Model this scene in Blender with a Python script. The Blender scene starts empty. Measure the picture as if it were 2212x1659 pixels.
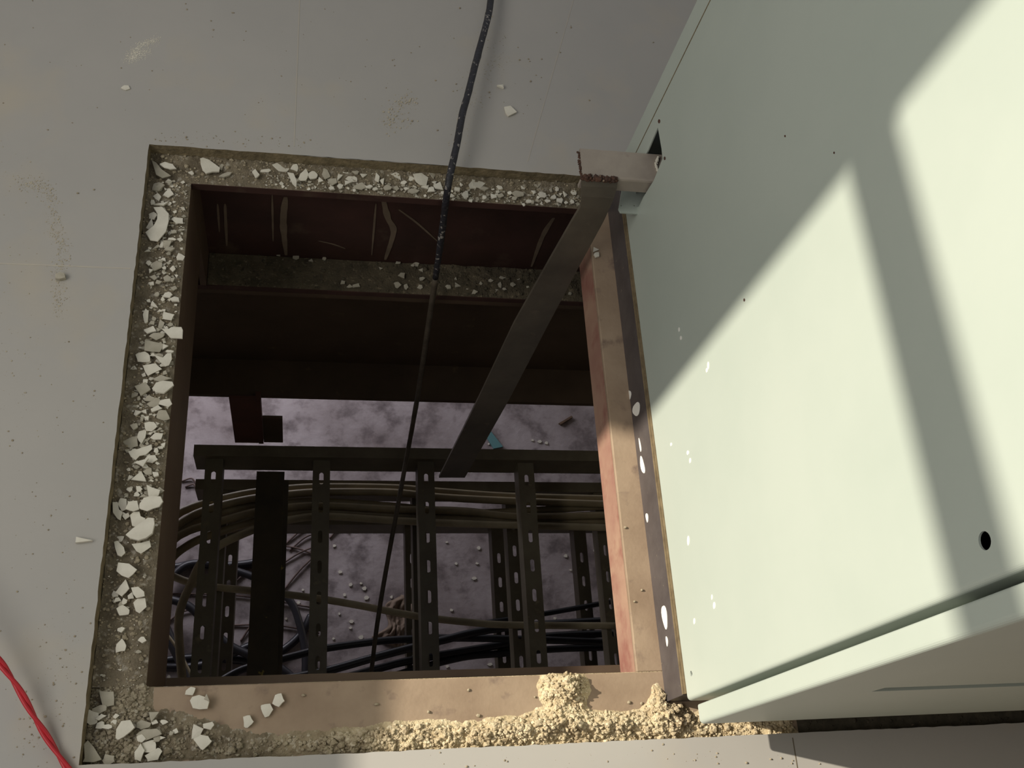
import bpy, bmesh, math, random
from mathutils import Vector, Matrix, noise
from mathutils.geometry import tessellate_polygon

# ------------------------------------------------------------------ camera, sky, sun, exposure
scene = bpy.context.scene
COL = scene.collection
CAM_H = 1.40
FPX = 2164.24
MCAM = Matrix(((0.9791358, -0.0283518, -0.2012194), (-0.0590850, 0.9077155, -0.4154052), (0.1944275, 0.4186272, 0.8871016)))
cam_data = bpy.data.cameras.new('camera')
cam = bpy.data.objects.new('camera', cam_data)
COL.objects.link(cam)
cam.matrix_world = Matrix.Translation((0, 0, CAM_H)) @ MCAM.to_4x4()
cam_data.sensor_fit = 'HORIZONTAL'
cam_data.sensor_width = 36.0
cam_data.lens = FPX / 2212 * 36.0
cam_data.clip_start = 0.05
scene.camera = cam

scene.view_settings.view_transform = 'Standard'
scene.view_settings.look = 'None'
scene.view_settings.gamma = 1.0
scene.view_settings.exposure = 0.0
scene.view_settings.use_curve_mapping = False

world = bpy.data.worlds.new('daylight')
scene.world = world
world.use_nodes = True
bgn = world.node_tree.nodes['Background']
bgn.inputs[0].default_value = (0.95, 0.96, 1.0, 1)
bgn.inputs[1].default_value = 0.285

SUN_DIR = Vector((1.0, -0.25, -0.61)).normalized()
sd = bpy.data.lights.new('sun', 'SUN')
sd.energy = 5.5
sd.angle = math.radians(0.6)
sd.color = (1.0, 0.92, 0.78)
sun = bpy.data.objects.new('sun', sd)
COL.objects.link(sun)
sun.rotation_euler = SUN_DIR.to_track_quat('-Z', 'Y').to_euler()

def area(name, loc, target, sx, sy, power, color):
    d = bpy.data.lights.new(name, 'AREA')
    d.shape = 'RECTANGLE'
    d.size = sx
    d.size_y = sy
    d.energy = power
    d.color = color
    o = bpy.data.objects.new(name, d)
    COL.objects.link(o)
    o.location = loc
    o.rotation_euler = (Vector(target) - Vector(loc)).to_track_quat('-Z', 'Y').to_euler()
    return o

# sky light coming through the window in the left wall, and through the opening of the storey below
area('window_daylight', (-1.80, 0.15, 1.95), (0.4, 0.5, 0.2), 2.0, 1.3, 28, (1.0, 0.97, 0.90))
area('lower_storey_daylight', (-0.9, 3.1, -2.1), (-0.2, 1.7, -3.2), 1.6, 0.8, 30, (0.92, 0.90, 1.0))

# ------------------------------------------------------------------ helpers
def at(px, py, z=None, X=None, Y=None):
    """world point where the view line of pixel px,py meets the given level or plane"""
    d = MCAM @ Vector(((px - 1106) / FPX, -(py - 829.5) / FPX, -1))
    if z is not None:
        t = (z - CAM_H) / d.z
    elif X is not None:
        t = X / d.x
    else:
        t = Y / d.y
    return Vector((0, 0, CAM_H)) + d * t

def lin(c):
    return tuple((v / 255 / 12.92) if v / 255 <= 0.04045 else ((v / 255 + 0.055) / 1.055) ** 2.4 for v in c)

def mat(name, c1, c2=None, scale=8.0, rough=0.7, metal=0.0, bump=0.0, bscale=60.0, c3=None, scale3=40.0, lo3=0.62, hi3=0.72, lo=0.35, hi=0.7, stretch=None, spec=0.5):
    m = bpy.data.materials.new(name)
    m.use_nodes = True
    nt = m.node_tree
    b = nt.nodes['Principled BSDF']
    b.inputs['Roughness'].default_value = rough
    b.inputs['Metallic'].default_value = metal
    b.inputs['Specular IOR Level'].default_value = spec
    tc = nt.nodes.new('ShaderNodeTexCoord')
    src = tc.outputs['Object']
    if stretch:
        mp = nt.nodes.new('ShaderNodeMapping')
        mp.inputs['Scale'].default_value = stretch
        nt.links.new(src, mp.inputs[0])
        src = mp.outputs[0]
    c = (*lin(c1), 1)
    b.inputs['Base Color'].default_value = c
    out = None
    def mixed(prev, prevc, col, sc, l, h, detail):
        n = nt.nodes.new('ShaderNodeTexNoise')
        n.inputs['Scale'].default_value = sc
        n.inputs['Detail'].default_value = detail
        n.inputs['Roughness'].default_value = 0.6
        nt.links.new(src, n.inputs['Vector'])
        r = nt.nodes.new('ShaderNodeMapRange')
        r.inputs['From Min'].default_value = l
        r.inputs['From Max'].default_value = h
        nt.links.new(n.outputs['Fac'], r.inputs['Value'])
        x = nt.nodes.new('ShaderNodeMix')
        x.data_type = 'RGBA'
        nt.links.new(r.outputs[0], x.inputs['Factor'])
        if prev is None:
            x.inputs['A'].default_value = prevc
        else:
            nt.links.new(prev, x.inputs['A'])
        x.inputs['B'].default_value = (*lin(col), 1)
        return x.outputs['Result']
    if c2:
        out = mixed(None, c, c2, scale, lo, hi, 6)
    if c3:
        out = mixed(out, c, c3, scale3, lo3, hi3, 4)
    if out is not None:
        nt.links.new(out, b.inputs['Base Color'])
    if bump:
        n = nt.nodes.new('ShaderNodeTexNoise')
        n.inputs['Scale'].default_value = bscale
        n.inputs['Detail'].default_value = 5
        nt.links.new(src, n.inputs['Vector'])
        bp = nt.nodes.new('ShaderNodeBump')
        bp.inputs['Strength'].default_value = bump
        bp.inputs['Distance'].default_value = 0.003
        nt.links.new(n.outputs['Fac'], bp.inputs['Height'])
        nt.links.new(bp.outputs[0], b.inputs['Normal'])
    return m

M = {}
M['floor'] = mat('smooth_floor', (178, 174, 167), (170, 167, 161), 2.5, 0.42, bump=0.03, bscale=14, c3=(184, 175, 158), scale3=3.2, lo3=0.55, hi3=0.75, spec=0.35)
M['floor_cut'] = mat('floor_cut_edge', (136, 122, 94), (96, 86, 64), 60, 0.95, bump=0.8, bscale=160)
M['grout'] = mat('grout', (188, 181, 166), (180, 174, 164), 30, 0.9)
M['dirt'] = mat('mortar_dirt', (132, 121, 101), (92, 82, 66), 34, 0.97, bump=1.0, bscale=260, c3=(166, 158, 143), scale3=90, lo3=0.56, hi3=0.68)
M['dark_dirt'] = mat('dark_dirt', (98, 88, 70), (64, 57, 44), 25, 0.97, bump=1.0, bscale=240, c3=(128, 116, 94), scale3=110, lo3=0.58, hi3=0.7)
M['sand'] = mat('sandy_mortar', (214, 196, 160), (186, 166, 130), 40, 0.97, bump=0.8, bscale=300, c3=(230, 216, 186), scale3=150, lo3=0.55, hi3=0.7)
M['grain'] = mat('mortar_grain', (172, 160, 136), (128, 116, 94), 60, 0.97)
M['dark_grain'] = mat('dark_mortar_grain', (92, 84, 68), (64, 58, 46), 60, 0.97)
M['crumb'] = mat('pale_crumb', (190, 181, 160), (172, 162, 142), 60, 0.97)
M['sand_grain'] = mat('sandy_grain', (206, 190, 158), (170, 152, 122), 60, 0.97)
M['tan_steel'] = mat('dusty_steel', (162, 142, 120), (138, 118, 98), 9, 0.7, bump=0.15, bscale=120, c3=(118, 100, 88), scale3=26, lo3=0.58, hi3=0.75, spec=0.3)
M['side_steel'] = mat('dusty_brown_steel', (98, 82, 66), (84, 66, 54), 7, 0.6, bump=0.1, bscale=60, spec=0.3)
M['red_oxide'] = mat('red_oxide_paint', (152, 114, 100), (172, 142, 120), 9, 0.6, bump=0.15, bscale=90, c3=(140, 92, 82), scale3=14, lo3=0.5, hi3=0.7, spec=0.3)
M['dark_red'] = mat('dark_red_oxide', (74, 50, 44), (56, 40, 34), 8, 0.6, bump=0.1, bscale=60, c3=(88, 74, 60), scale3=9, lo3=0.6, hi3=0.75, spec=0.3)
M['dust_mark'] = mat('dust_smear', (122, 106, 88), (104, 90, 74), 30, 0.9)
M['black_steel'] = mat('dark_girder_paint', (86, 70, 54), (72, 58, 44), 7, 0.6, bump=0.1, bscale=50, c3=(104, 88, 64), scale3=20, lo3=0.66, hi3=0.78, spec=0.3)
M['plinth'] = mat('black_plinth_paint', (84, 78, 77), (70, 64, 64), 22, 0.5, bump=0.1, bscale=150, c3=(138, 126, 108), scale3=110, lo3=0.68, hi3=0.78)
M['gasket'] = mat('gasket', (130, 114, 86), (96, 82, 60), 60, 0.8)
M['sage'] = mat('sage_powder_coat', (182, 190, 180), (176, 185, 175), 4, 0.38, bump=0.02, bscale=40, spec=0.4)
M['sage_dim'] = mat('sage_inner_face', (200, 208, 188), None, rough=0.5)
M['inside_shade'] = mat('painted_inside_shade', (34, 22, 22), None, rough=0.8)  # near-black colour carries the shade of the interior and the door gap
M['plain_white'] = mat('plain_white_mark', (238, 236, 228), None, rough=0.5)
M['chip'] = mat('plaster_flake', (226, 221, 206), (208, 202, 186), 30, 0.85, bump=0.2, bscale=200)
M['chip_grey'] = mat('plaster_flake_dull', (184, 177, 160), (160, 154, 136), 30, 0.9, bump=0.2, bscale=200)
M['bar'] = mat('flat_bar_steel', (98, 90, 78), (74, 68, 60), 9, 0.45, bump=0.1, bscale=90, c3=(124, 110, 96), scale3=20, lo3=0.63, hi3=0.8)
M['zinc'] = mat('grey_steel_angle', (172, 161, 148), (150, 139, 128), 14, 0.5, bump=0.1, bscale=120, c3=(132, 112, 98), scale3=24, lo3=0.62, hi3=0.78)
M['weld'] = mat('rusty_weld', (92, 62, 46), (62, 44, 36), 120, 0.8, bump=0.8, bscale=260, c3=(150, 132, 108), scale3=160, lo3=0.62, hi3=0.72)
M['rod'] = mat('dark_rod', (44, 44, 50), (36, 35, 38), 40, 0.5, bump=0.5, bscale=220, c3=(158, 152, 146), scale3=110, lo3=0.60, hi3=0.66)
M['rod_brown'] = mat('brown_rod', (92, 82, 68), (66, 58, 46), 30, 0.6, bump=0.4, bscale=220)
M['tray'] = mat('cable_ladder_steel', (112, 104, 84), (92, 82, 64), 10, 0.5, bump=0.1, bscale=80, c3=(132, 120, 92), scale3=20, lo3=0.64, hi3=0.8)
M['post'] = mat('hanger_steel', (92, 52, 38), (70, 44, 32), 10, 0.7, bump=0.15, bscale=80, c3=(150, 130, 70), scale3=32, lo3=0.70, hi3=0.76)
M['spotted'] = mat('rust_spotted_steel', (76, 64, 46), (58, 50, 36), 10, 0.7, bump=0.15, bscale=80, c3=(170, 150, 76), scale3=30, lo3=0.67, hi3=0.72)
M['rag'] = mat('tan_rag', (132, 114, 98), (112, 96, 82), 20, 0.9)
M['cable'] = mat('cable_sheath', (158, 142, 110), (124, 110, 84), 9, 0.5, bump=0.05, bscale=80)
M['cable_light'] = mat('light_cable_sheath', (176, 162, 132), (140, 128, 102), 9, 0.55)
M['cable_black'] = mat('black_cable_sheath', (48, 47, 52), (38, 37, 42), 9, 0.4)
M['red_wire'] = mat('red_wire_insulation', (196, 38, 50), (180, 32, 42), 30, 0.4)
M['wire'] = mat('rusty_wire', (112, 92, 84), (86, 70, 66), 30, 0.7)
M['low_floor'] = mat('lower_concrete', (176, 166, 166), (132, 120, 118), 4.5, 0.9, bump=1.0, bscale=30, c3=(104, 94, 94), scale3=9, lo3=0.5, hi3=0.72)
M['teal'] = mat('teal_plastic', (96, 140, 142), None, rough=0.5)
M['wood'] = mat('wood_splinter', (120, 98, 76), (96, 76, 60), 60, 0.8)
M['wall'] = mat('wall_plaster', (196, 190, 180), (184, 178, 168), 3, 0.9, bump=0.1, bscale=40)
M['blocker_brown'] = mat('shade_blocker_brown', (120, 96, 70), (104, 82, 58), 3, 0.9)  # colour of the added, unseen shading pieces
M['dark_joint'] = mat('dark_joint', (110, 100, 84), None, rough=0.9)
M['frame_paint'] = mat('window_frame_paint', (160, 158, 150), None, rough=0.5)

def dirt_to_sand(name, a, b, x0, x1):
    m = bpy.data.materials.new(name)
    m.use_nodes = True
    nt = m.node_tree
    bs = nt.nodes['Principled BSDF']
    bs.inputs['Roughness'].default_value = 0.97
    tc = nt.nodes.new('ShaderNodeTexCoord')
    def N(scale):
        n = nt.nodes.new('ShaderNodeTexNoise'); n.inputs['Scale'].default_value = scale; n.inputs['Detail'].default_value = 5
        nt.links.new(tc.outputs['Object'], n.inputs['Vector']); return n.outputs['Fac']
    def X(f, c1, c2):
        x = nt.nodes.new('ShaderNodeMix'); x.data_type = 'RGBA'
        nt.links.new(f, x.inputs['Factor'])
        for k, c in (('A', c1), ('B', c2)):
            if isinstance(c, tuple): x.inputs[k].default_value = (*lin(c), 1)
            else: nt.links.new(c, x.inputs[k])
        return x.outputs['Result']
    def MR(v, lo, hi):
        r_ = nt.nodes.new('ShaderNodeMapRange'); r_.inputs['From Min'].default_value = lo; r_.inputs['From Max'].default_value = hi
        nt.links.new(v, r_.inputs['Value']); return r_.outputs[0]
    n1 = N(40); n2 = N(150)
    ca = X(MR(n2, .56, .68), X(MR(n1, .35, .65), *a[:2]), a[2])
    cb = X(MR(n2, .56, .68), X(MR(n1, .35, .65), *b[:2]), b[2])
    sx = nt.nodes.new('ShaderNodeSeparateXYZ'); nt.links.new(tc.outputs['Object'], sx.inputs[0])
    ad = nt.nodes.new('ShaderNodeMath'); ad.operation = 'MULTIPLY_ADD'; ad.inputs[1].default_value = 0.16
    nt.links.new(N(14), ad.inputs[0]); nt.links.new(sx.outputs[0], ad.inputs[2])
    nt.links.new(X(MR(ad.outputs[0], x0, x1), ca, cb), bs.inputs['Base Color'])
    bp = nt.nodes.new('ShaderNodeBump'); bp.inputs['Strength'].default_value = 0.9; bp.inputs['Distance'].default_value = 0.003
    nt.links.new(N(260), bp.inputs['Height']); nt.links.new(bp.outputs[0], bs.inputs['Normal'])
    return m
M['near_bed'] = dirt_to_sand('near_ledge_mortar', ((140, 128, 106), (104, 93, 74), (170, 162, 146)), ((206, 189, 154), (176, 157, 124), (226, 211, 180)), 0.02, 0.26)
M['near_grain'] = dirt_to_sand('near_ledge_grain', ((168, 157, 134), (128, 117, 96), (180, 172, 154)), ((210, 195, 163), (172, 154, 124), (226, 211, 180)), 0.02, 0.26)

def finish(bm, name, m, parent=None, smooth=False, bevel=0.0, recalc=True):
    if recalc:
        bmesh.ops.recalc_face_normals(bm, faces=bm.faces)
    me = bpy.data.meshes.new(name)
    bm.to_mesh(me)
    bm.free()
    if isinstance(m, (list, tuple)):
        for k in m:
            me.materials.append(M[k])
    else:
        me.materials.append(M[m])
    if smooth:
        me.polygons.foreach_set('use_smooth', [True] * len(me.polygons))
    o = bpy.data.objects.new(name, me)
    COL.objects.link(o)
    if parent:
        o.parent = parent
        o.matrix_parent_inverse = Matrix.Translation(-parent.location)
    if bevel:
        b = o.modifiers.new('bevel', 'BEVEL')
        b.width = bevel
        b.segments = 3
        b.limit_method = 'ANGLE'
    return o

def tag(o, label=None, cat=None, group=None, kind=None):
    if label: o['label'] = label
    if cat: o['category'] = cat
    if group: o['group'] = group
    if kind: o['kind'] = kind
    return o

def thing(name, label, cat, loc, group=None):
    o = bpy.data.objects.new(name, None)
    o.empty_display_size = 0.05
    COL.objects.link(o)
    o.location = loc
    return tag(o, label, cat, group)

def add_box(bm, x0, x1, y0, y1, z0, z1, mi=0):
    vs = [bm.verts.new((x, y, z)) for x in (x0, x1) for y in (y0, y1) for z in (z0, z1)]
    for f in ((0, 1, 3, 2), (4, 6, 7, 5), (0, 4, 5, 1), (2, 3, 7, 6), (0, 2, 6, 4), (1, 5, 7, 3)):
        fc = bm.faces.new([vs[i] for i in f])
        fc.material_index = mi

def box(name, m, x0, x1, y0, y1, z0, z1, parent=None, bevel=0.0):
    bm = bmesh.new()
    add_box(bm, x0, x1, y0, y1, z0, z1)
    return finish(bm, name, m, parent, bevel=bevel)

def add_plate(bm, outer, holes, t, fn, mi=0, mi_side=None):
    """outer and holes are lists of 2D points; fn(u, v, w) maps to the world; the plate fills w = 0..t"""
    loops = [outer] + list(holes)
    tris = tessellate_polygon([[Vector((p[0], p[1], 0)) for p in l] for l in loops])
    flat = [p for l in loops for p in l]
    a = [bm.verts.new(fn(p[0], p[1], 0)) for p in flat]
    b = [bm.verts.new(fn(p[0], p[1], t)) for p in flat]
    for tr in tris:
        for vs in (a, b):
            try:
                f = bm.faces.new([vs[i] for i in tr])
                f.material_index = mi
            except ValueError:
                pass
    k = 0
    for l in loops:
        n = len(l)
        for i in range(n):
            j = (i + 1) % n
            f = bm.faces.new((a[k + i], a[k + j], b[k + j], b[k + i]))
            f.material_index = mi if mi_side is None else mi_side
        k += n

def slot(cu, cv, w, l, n=5):
    """slot outline, long along v"""
    r = w / 2
    h = l / 2 - r
    pts = []
    for i in range(n + 1):
        a = math.pi * i / n
        pts.append((cu + r * math.cos(a), cv + h + r * math.sin(a)))
    for i in range(n + 1):
        a = math.pi + math.pi * i / n
        pts.append((cu + r * math.cos(a), cv - h + r * math.sin(a)))
    return pts

def smooth_path(pts, sub=6):
    out = []
    n = len(pts)
    for i in range(n - 1):
        p0, p1, p2, p3 = pts[max(i - 1, 0)], pts[i], pts[i + 1], pts[min(i + 2, n - 1)]
        for k in range(sub):
            t = k / sub
            out.append(0.5 * ((2 * p1) + (p2 - p0) * t + (2 * p0 - 5 * p1 + 4 * p2 - p3) * t * t + (3 * p1 - 3 * p2 + p3 - p0) * t ** 3))
    out.append(pts[-1])
    return out

def add_tube(bm, pts, r, seg=10, rough=0.0, mi=0):
    rings = []
    up = Vector((0.13, 0.27, 0.95)).normalized()
    for i, p in enumerate(pts):
        d = (pts[min(i + 1, len(pts) - 1)] - pts[max(i - 1, 0)]).normalized()
        s = d.cross(up)
        if s.length < 1e-3:
            s = d.cross(Vector((1, 0, 0)))
        s.normalize()
        u = s.cross(d)
        rr = r(i / (len(pts) - 1)) if callable(r) else r
        ring = []
        for k in range(seg):
            a = 2 * math.pi * k / seg
            q = rr * (1 + rough * noise.noise(p * 60 + Vector((k, 0, 0))))
            ring.append(bm.verts.new(p + (s * math.cos(a) + u * math.sin(a)) * q))
        rings.append(ring)
    for a, b in zip(rings, rings[1:]):
        for k in range(seg):
            f = bm.faces.new((a[k], a[(k + 1) % seg], b[(k + 1) % seg], b[k]))
            f.material_index = mi
            f.smooth = True
    bm.faces.new(rings[0][::-1]).material_index = mi
    bm.faces.new(rings[-1]).material_index = mi

def tube(name, m, pts, r, parent=None, sub=6, seg=10, rough=0.0):
    bm = bmesh.new()
    add_tube(bm, smooth_path([Vector(p) for p in pts], sub), r, seg, rough)
    return finish(bm, name, m, parent)

def add_lump(bm, c, r, rnd, mi=0, flat=0.75):
    """one irregular grain"""
    ico = [(0, 0, -1), (.72, -.53, -.45), (-.28, -.85, -.45), (-.89, 0, -.45), (-.28, .85, -.45), (.72, .53, -.45), (.28, -.85, .45), (-.72, -.53, .45), (-.72, .53, .45), (.28, .85, .45), (.89, 0, .45), (0, 0, 1)]
    fs = [(0, 1, 2), (1, 0, 5), (0, 2, 3), (0, 3, 4), (0, 4, 5), (1, 5, 10), (2, 1, 6), (3, 2, 7), (4, 3, 8), (5, 4, 9), (1, 10, 6), (2, 6, 7), (3, 7, 8), (4, 8, 9), (5, 9, 10), (6, 10, 11), (7, 6, 11), (8, 7, 11), (9, 8, 11), (10, 9, 11)]
    rot = Matrix.Rotation(rnd.uniform(0, 6.28), 3, Vector((rnd.uniform(-1, 1), rnd.uniform(-1, 1), rnd.uniform(-1, 1) + 1.5)).normalized())
    sc = Vector((rnd.uniform(.8, 1.25), rnd.uniform(.7, 1.1), flat * rnd.uniform(.8, 1.1)))
    vs = []
    for v in ico:
        p = rot @ Vector(v)
        p = Vector((p.x * sc.x, p.y * sc.y, p.z * sc.z)) * (r * rnd.uniform(.8, 1.15))
        vs.append(bm.verts.new(Vector(c) + p))
    for f in fs:
        bm.faces.new([vs[i] for i in f]).material_index = mi

# ------------------------------------------------------------------ the setting: floors and wall
HX0, HX1, HY0, HY1 = -0.262, 1.40, 0.118, 1.068     # cut in the floor
SLAB = 0.034
bm = bmesh.new()
rnd = random.Random(5)
def jitter_rect(x0, x1, y0, y1, step, amp):
    pts = []
    def run(a, b):
        n = max(2, int((Vector(b) - Vector(a)).length / step))
        for i in range(n):
            t = i / n
            x = a[0] + (b[0] - a[0]) * t
            y = a[1] + (b[1] - a[1]) * t
            pts.append((x + rnd.uniform(-amp, amp), y + rnd.uniform(-amp, amp)))
    run((x0, y0), (x1, y0)); run((x1, y0), (x1, y1)); run((x1, y1), (x0, y1)); run((x0, y1), (x0, y0))
    return pts
hole = jitter_rect(HX0, HX1, HY0, HY1, 0.012, 0.0007)
add_plate(bm, [(-2.32, -2.5), (4.8, -2.5), (4.8, 4.2), (-2.32, 4.2)], [hole], -SLAB, lambda u, v, w: (u, v, w), 0, 1)
fl = finish(bm, 'floor', ('floor', 'floor_cut'))
tag(fl, 'smooth grey cast floor around the cut opening, dusty and stained', kind='structure')

# thin joints in the floor surface
for nm, a, b, w in (('trim_1', (-0.031, 1.085), (-0.034, 4.1), 0.0016), ('trim_2', (-1.99, 0.812), (-0.268, 0.832), 0.0022), ('trim_3', (0.693, 0.112), (0.682, -1.6), 0.0014), ('trim_4', (0.372, 1.09), (0.512, 1.56), 0.0012)):
    bm = bmesh.new()
    d = (Vector(b) - Vector(a)).normalized()
    n = Vector((-d.y, d.x)) * w / 2
    add_plate(bm, [tuple(Vector(a) - n), tuple(Vector(b) - n), tuple(Vector(b) + n), tuple(Vector(a) + n)], [], 0.0004, lambda u, v, w_: (u, v, 0.0 + w_))
    tag(finish(bm, nm, 'dark_joint' if nm == 'trim_3' else 'grout'), 'thin joint line in the grey floor', kind='structure')

# concrete deck under the finish, outside the steel frame
bm = bmesh.new()
add_plate(bm, [(-2.32, -2.5), (4.8, -2.5), (4.8, 4.2), (-2.32, 4.2)], [[(-0.33, 0.0), (1.5, 0.0), (1.5, 1.19), (-0.33, 1.19)]], -0.15, lambda u, v, w: (u, v, -0.036 + w))
tag(finish(bm, 'floor_deck', 'dark_dirt'), 'concrete deck under the floor finish', kind='structure')

# storey below
ZL = -3.2
bm = bmesh.new()
add_box(bm, -2.2, 4.7, -1.5, 5.2, ZL - 0.1, ZL)
tag(finish(bm, 'floor_lower', 'low_floor'), 'dusty concrete floor of the storey below, seen through the opening', kind='structure')
for nm, b_ in (('wall_lower_left', (-2.3, -2.2, -1.5, 5.2)), ('wall_lower_right', (4.7, 4.8, -1.5, 5.2)), ('wall_lower_front', (-2.3, 4.8, -1.6, -1.5))):
    tag(box(nm, 'wall', *b_, ZL, -0.151), 'plastered wall of the storey below', kind='structure')

# left wall with the window the sun comes through (opening with a jamb at y 1.25 and a transom)
bm = bmesh.new()
add_plate(bm, [(-2.5, 0.0), (4.2, 0.0), (4.2, 3.6), (-2.5, 3.6)], [[(-1.15, 1.23), (1.25, 1.23), (1.25, 3.1), (-1.15, 3.1)]], -0.12, lambda u, v, w: (-2.0 + w, u, v))
tag(finish(bm, 'wall_left', 'wall'), 'plastered wall with a large window opening, left of the floor opening', kind='structure')
tag(box('wall_shade_blocker', 'blocker_brown', 0.30, 4.5, -0.72, -0.62, 0.0, 3.2), 'unseen brown wall added across the aisle to shade the cabinet front', kind='structure')  # added out of view only to shade the cabinet front and nearby floor
tag(box('overhead_shade_blocker', 'blocker_brown', 0.75, 4.5, -0.72, 2.2, 2.6, 2.7), 'unseen slab added overhead to shade the cabinet bay', kind='structure')  # added out of view only to darken the cabinet bay from above
win = thing('window_1', 'painted window frame with one transom', 'window', (-2.06, 0, 1.3))
del win['category']
win['kind'] = 'structure'
box('window_frame', 'frame_paint', -2.06, -2.0, -1.14, 1.24, 2.24, 2.293, win)
box('window_sill', 'frame_paint', -2.12, -1.96, -1.15, 1.25, 1.215, 1.24, win)

# ------------------------------------------------------------------ steel frame of the opening
ZT = -0.034
far = thing('steel_beam', 'dark red-painted steel I-beam along the far side of the opening', 'steel beam', (0.2, 1.1, -0.38))
bm = bmesh.new()
add_box(bm, -0.30, 1.4, 1.02, 1.18, -0.050, ZT - 0.0005)
add_box(bm, -0.30, 1.4, 1.094, 1.106, -0.366, -0.050)
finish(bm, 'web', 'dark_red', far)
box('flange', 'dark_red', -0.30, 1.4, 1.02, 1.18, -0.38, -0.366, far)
# dusty smears on the web
def smear(pts, w, parent, name='dust_smear'):
    bm = bmesh.new()
    pp = smooth_path([Vector((p[0], 0, p[1])) for p in pts], 8)
    vs = []
    for i, p in enumerate(pp):
        t = i / (len(pp) - 1)
        ww = w * (0.35 + 0.65 * math.sin(math.pi * min(1, t * 0.9 + 0.1))) * (1 + 0.35 * noise.noise(p * 40))
        for y in (1.0938, 1.0925):
            vs.append((bm.verts.new((p.x - ww / 2, y, p.z)), bm.verts.new((p.x + ww / 2, y, p.z))))
    for i in range(0, len(vs) - 2, 2):
        bm.faces.new((vs[i][0], vs[i][1], vs[i + 2][1], vs[i + 2][0]))
        bm.faces.new((vs[i + 1][0], vs[i + 1][1], vs[i + 3][1], vs[i + 3][0]))
        bm.faces.new((vs[i][0], vs[i + 1][0], vs[i + 3][0], vs[i + 2][0]))
        bm.faces.new((vs[i][1], vs[i + 1][1], vs[i + 3][1], vs[i + 2][1]))
    o = finish(bm, name, 'dust_mark', parent)
    o['label'] = 'pale dust streak'
def wp(px, py):
    p = at(px, py, Y=1.094)
    return (p.x, p.z)
for pl, w in (([(617, 425), (612, 480), (618, 550)], 0.013), ([(588, 420), (590, 520)], 0.004), ([(828, 430), (838, 470), (850, 500), (832, 560)], 0.013), ([(812, 440), (803, 550)], 0.004),
              ([(862, 452), (900, 480), (945, 520)], 0.006), ([(1196, 470), (1172, 510), (1148, 575)], 0.009), ([(486, 440), (490, 530)], 0.006), ([(470, 440), (474, 500)], 0.004), ([(690, 520), (720, 527), (745, 536)], 0.006)):
    smear([wp(*p) for p in pl], w, far)

gird = thing('steel_girder', 'deep dark steel girder running below the far red beam', 'steel girder', (0.2, 1.1, -0.9))
box('web', 'black_steel', -0.6, 1.8, 1.115, 1.13, -0.885, -0.395, gird)
box('flange', 'black_steel', -0.6, 1.8, 1.02, 1.22, -0.395, -0.381, gird)
box('flange', 'black_steel', -0.6, 1.8, 1.02, 1.22, -0.90, -0.885, gird)

left = thing('steel_beam', 'brown steel channel along the left side of the opening', 'steel beam', (-0.2, 0.6, -0.235))
box('web', 'side_steel', -0.207, -0.195, 0.10, 1.019, -0.235, ZT - 0.0005, left, 0.004)
box('end_plate', 'side_steel', -0.207, -0.1955, 1.0195, 1.0935, -0.365, -0.051, left)['label'] = 'dark end plate in the far corner'
bm = bmesh.new()
add_box(bm, -0.33, -0.207, 0.0, 1.019, -0.046, ZT - 0.0005)
add_box(bm, -0.33, -0.207, 0.0, 1.019, -0.235, -0.223)
finish(bm, 'flange', 'side_steel', left)

front = thing('steel_beam', 'dusty tan steel channel along the near side of the opening', 'steel beam', (0.5, 0.15, -0.235))
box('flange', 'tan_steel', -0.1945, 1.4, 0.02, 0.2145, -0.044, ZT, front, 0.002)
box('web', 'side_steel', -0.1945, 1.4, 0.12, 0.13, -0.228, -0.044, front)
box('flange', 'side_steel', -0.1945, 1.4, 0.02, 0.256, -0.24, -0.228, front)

right = thing('steel_beam', 'red-oxide steel channel beside the cabinet plinth, its top dusted tan', 'steel beam', (0.55, 0.6, -0.11))
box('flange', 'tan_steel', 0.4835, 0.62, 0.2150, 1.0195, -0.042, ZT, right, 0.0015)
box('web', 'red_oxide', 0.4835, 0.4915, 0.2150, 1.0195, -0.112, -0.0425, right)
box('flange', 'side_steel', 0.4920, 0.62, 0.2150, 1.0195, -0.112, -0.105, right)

# ------------------------------------------------------------------ rubble beds (stuff nobody could count)
def fbm(x, y, s, o=4):
    v = 0; a = 1; t = 0
    for i in range(o):
        v += a * noise.noise(Vector((x * s, y * s, 3.1 * i)))
        t += a; a *= 0.55; s *= 2.1
    return v / t
def bed(name, m, x0, x1, y0, y1, h, step=0.003, label=None, cat=None, gm='grain', ngrain=300, gr=(0.0008, 0.0025), seed=1, skip=0.0004):
    bm = bmesh.new()
    nx = max(2, int((x1 - x0) / step)); ny = max(2, int((y1 - y0) / step))
    g = []
    for i in range(nx + 1):
        row = []
        for j in range(ny + 1):
            x = x0 + (x1 - x0) * i / nx; y = y0 + (y1 - y0) * j / ny
            row.append(bm.verts.new((x, y, h(x, y))))
        g.append(row)
    for i in range(nx):
        for j in range(ny):
            f = bm.faces.new((g[i][j], g[i + 1][j], g[i + 1][j + 1], g[i][j + 1]))
            f.smooth = True
    r = random.Random(seed)
    k = 0; tries = 0
    while k < ngrain and tries < ngrain * 30:
        tries += 1
        x = r.uniform(x0, x1); y = r.uniform(y0, y1)
        z = h(x, y)
        if z < ZT + skip:
            continue
        s = gr[0] + (gr[1] - gr[0]) * (r.random() ** 2.5 if r.random() < 0.985 else 1.7)
        add_lump(bm, (x, y, z + s * 0.3), s, r, 1)
        k += 1
    o = finish(bm, name, (m, gm), recalc=False)
    return tag(o, label, cat, kind='stuff')

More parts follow.
